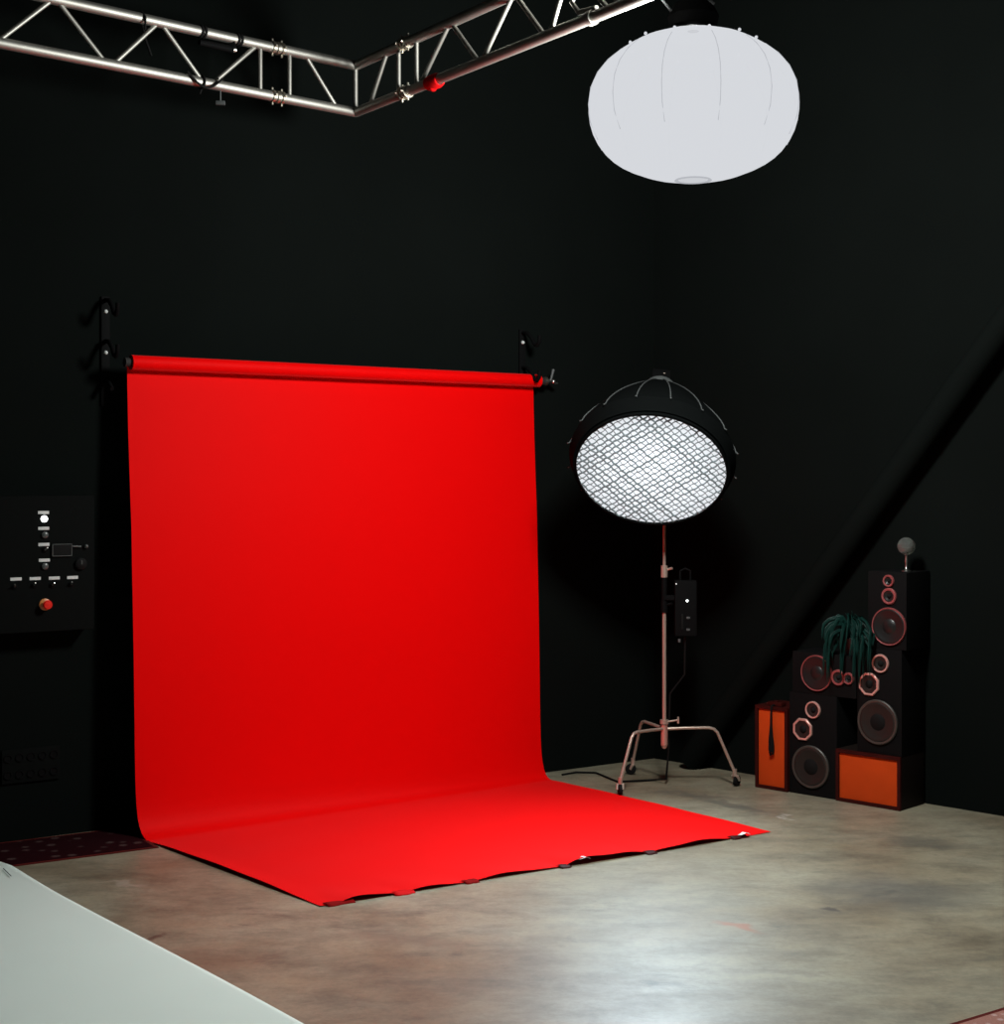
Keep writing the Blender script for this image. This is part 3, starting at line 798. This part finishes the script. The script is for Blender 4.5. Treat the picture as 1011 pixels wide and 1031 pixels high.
for (px, py) in ((43.7, 516), (43.9, 532), (44.1, 548.2), (44.5, 564), (16, 583), (35.3, 582.5), (54.5, 582), (73, 581.4)):
    q = pn(px, py); mb = MB(); mb.box(q + NL * .0012, (.056, .003, .0155), LR, .0006); mb.build('label_plate', M['label'], cp)
o = disc(44.3, 522.4, .017, .014, 'indicator_lamp', M['led']); o['label'] = 'lit white lamp'
disc(45, 538.5, .017, .014, 'indicator_lamp', M['dimlamp']); disc(45, 570, .017, .014, 'indicator_lamp', M['dimlamp'])
def switch(px, py, tiltx):
    o = disc(px, py, .014, .008, 'switch', M['black'])
    q = pn(px, py); mb = MB(); mb.cyl(q + NL * .006, q + NL * .03 + RDL * tiltx + V((0, 0, .012)), .0045, .003, 10); mb.build('toggle', M['chrome'], o)
for (px, py, t_) in ((45, 553.5, .006), (14.5, 590.5, -.006), (34, 589, 0), (52.5, 589, .004), (71.5, 588, -.004)): switch(px, py, t_)
o = disc(45, 608.5, .030, .016, 'stop_button_collar', M['yellow'])
q = pn(45.6, 608.5); mb = MB(); mb.lathe([(.016, .012), (.016, .028), (.023, .032), (.024, .040), (.019, .046), (.0005, .048)], axis_frame(q, NL), 26); b_ = mb.build('stop_button', M['rednub'], o); b_['label'] = 'red mushroom stop button'
q0_, q1_ = pn(52, 553), pn(72, 553); zz0, zz1 = pn(62, 560).z, pn(62, 547.5).z
cc = (q0_ + q1_) / 2; wpx = (q1_ - q0_).length; cc.z = (zz0 + zz1) / 2
mb = MB(); mb.box(cc + NL * .004, (wpx, .010, zz1 - zz0), LR, .002); o = mb.build('hour_meter', M['rubber'], cp)
mb = MB(); fw = .004
for s in (-1, 1):
    mb.box(cc + NL * .010 + RDL * s * (wpx / 2 - fw / 2), (fw, .003, zz1 - zz0), LR)
    mb.box(cc + NL * .010 + V((0, 0, s * ((zz1 - zz0) / 2 - fw / 2))), (wpx, .003, fw), LR)
mb.build('bezel', M['dimlamp'], o, smooth=False)
a_ = pn(73, 550, .008); b_ = pn(81.5, 550.4, .008); c_ = pn(87, 550, .008)
mb = MB(); mb.cyl(a_, b_, .0045, seg=10); mb.build('lever', M['dimlamp'], cp)
mb = MB(); mb.ball(c_, .011, 8); mb.build('lever_knob', M['dimlamp'], cp)
o = disc(81, 567.5, .030, .022, 'rotary_knob', M['rubber']); q = pn(81, 566); mb = MB(); mb.box(q + NL * .022, (.006, .004, .02), LR); mb.build('pointer', M['dimlamp'], o)

# low row of black sockets on the same wall
PW = CORNER + NL * .012
def wl(px, py): return onplane(px, py, PW, NL)
s0, s1 = wl(2, 770), wl(60, 770); z0s, z1s = wl(30, 787).z, wl(30, 753).z
cc = (s0 + s1) / 2; cc.z = (z0s + z1s) / 2; wpx = (s1 - s0).length
so = thing('socket_strip', V((cc.x, cc.y, z0s)), 'black socket panel low on the left wall above the dark red rug', 'socket panel')
mb = MB(); mb.box(cc - NL * .0055, (wpx, .012, z1s - z0s), LR, .003); mb.build('plate', M['panel'], so)
for j, zz in enumerate((.25, .75)):
    for k in range(5):
        q = s0.lerp(s1, (k + .5) / 5); q.z = z0s + (z1s - z0s) * zz
        mb = MB(); mb.lathe([(.022, -.001), (.022, .006), (.016, .006), (.014, .002), (.0005, .002)], axis_frame(q, NL), 18); mb.build('socket', M['black'], so)
        mb = MB()

# ------------------------------------------------------------------ lights
def light(name, kind, loc, energy, col, **kw):
    d = bpy.data.lights.new(name, kind); d.energy = energy; d.color = col
    for k, v in kw.items(): setattr(d, k, v)
    o = bpy.data.objects.new(name, d); COL.objects.link(o); o.location = loc; return o
light('lantern_lamp', 'POINT', LC + V((0, 0, -.02)), 3050, (.965, 1, .965), shadow_soft_size=.27)
dl = light('dome_lamp', 'AREA', DC + DN * (ZG + .03), 26, (.70, .87, 1), shape='DISK', size=.80, spread=math.radians(115))
dl.rotation_euler = (-DN).to_track_quat('Z', 'Y').to_euler()

w = bpy.data.worlds.new('dark_studio'); scn.world = w; w.use_nodes = True
w.node_tree.nodes['Background'].inputs[0].default_value = (.5, .6, .6, 1)
w.node_tree.nodes['Background'].inputs[1].default_value = .01

# ------------------------------------------------------------------ camera
cam = bpy.data.cameras.new('camera'); co = bpy.data.objects.new('camera', cam); COL.objects.link(co)
co.location = EYE; co.rotation_euler = (PI / 2, 0, 0)
cam.sensor_fit = 'HORIZONTAL'; cam.sensor_width = 36; cam.lens = F / 1011 * 36
cam.shift_y = -(515.5 - HY) / 1011
cam.clip_end = 100
scn.camera = co
vs = scn.view_settings
vs.view_transform = 'Standard'; vs.look = 'None'; vs.exposure = 0; vs.gamma = 1; vs.use_curve_mapping = False
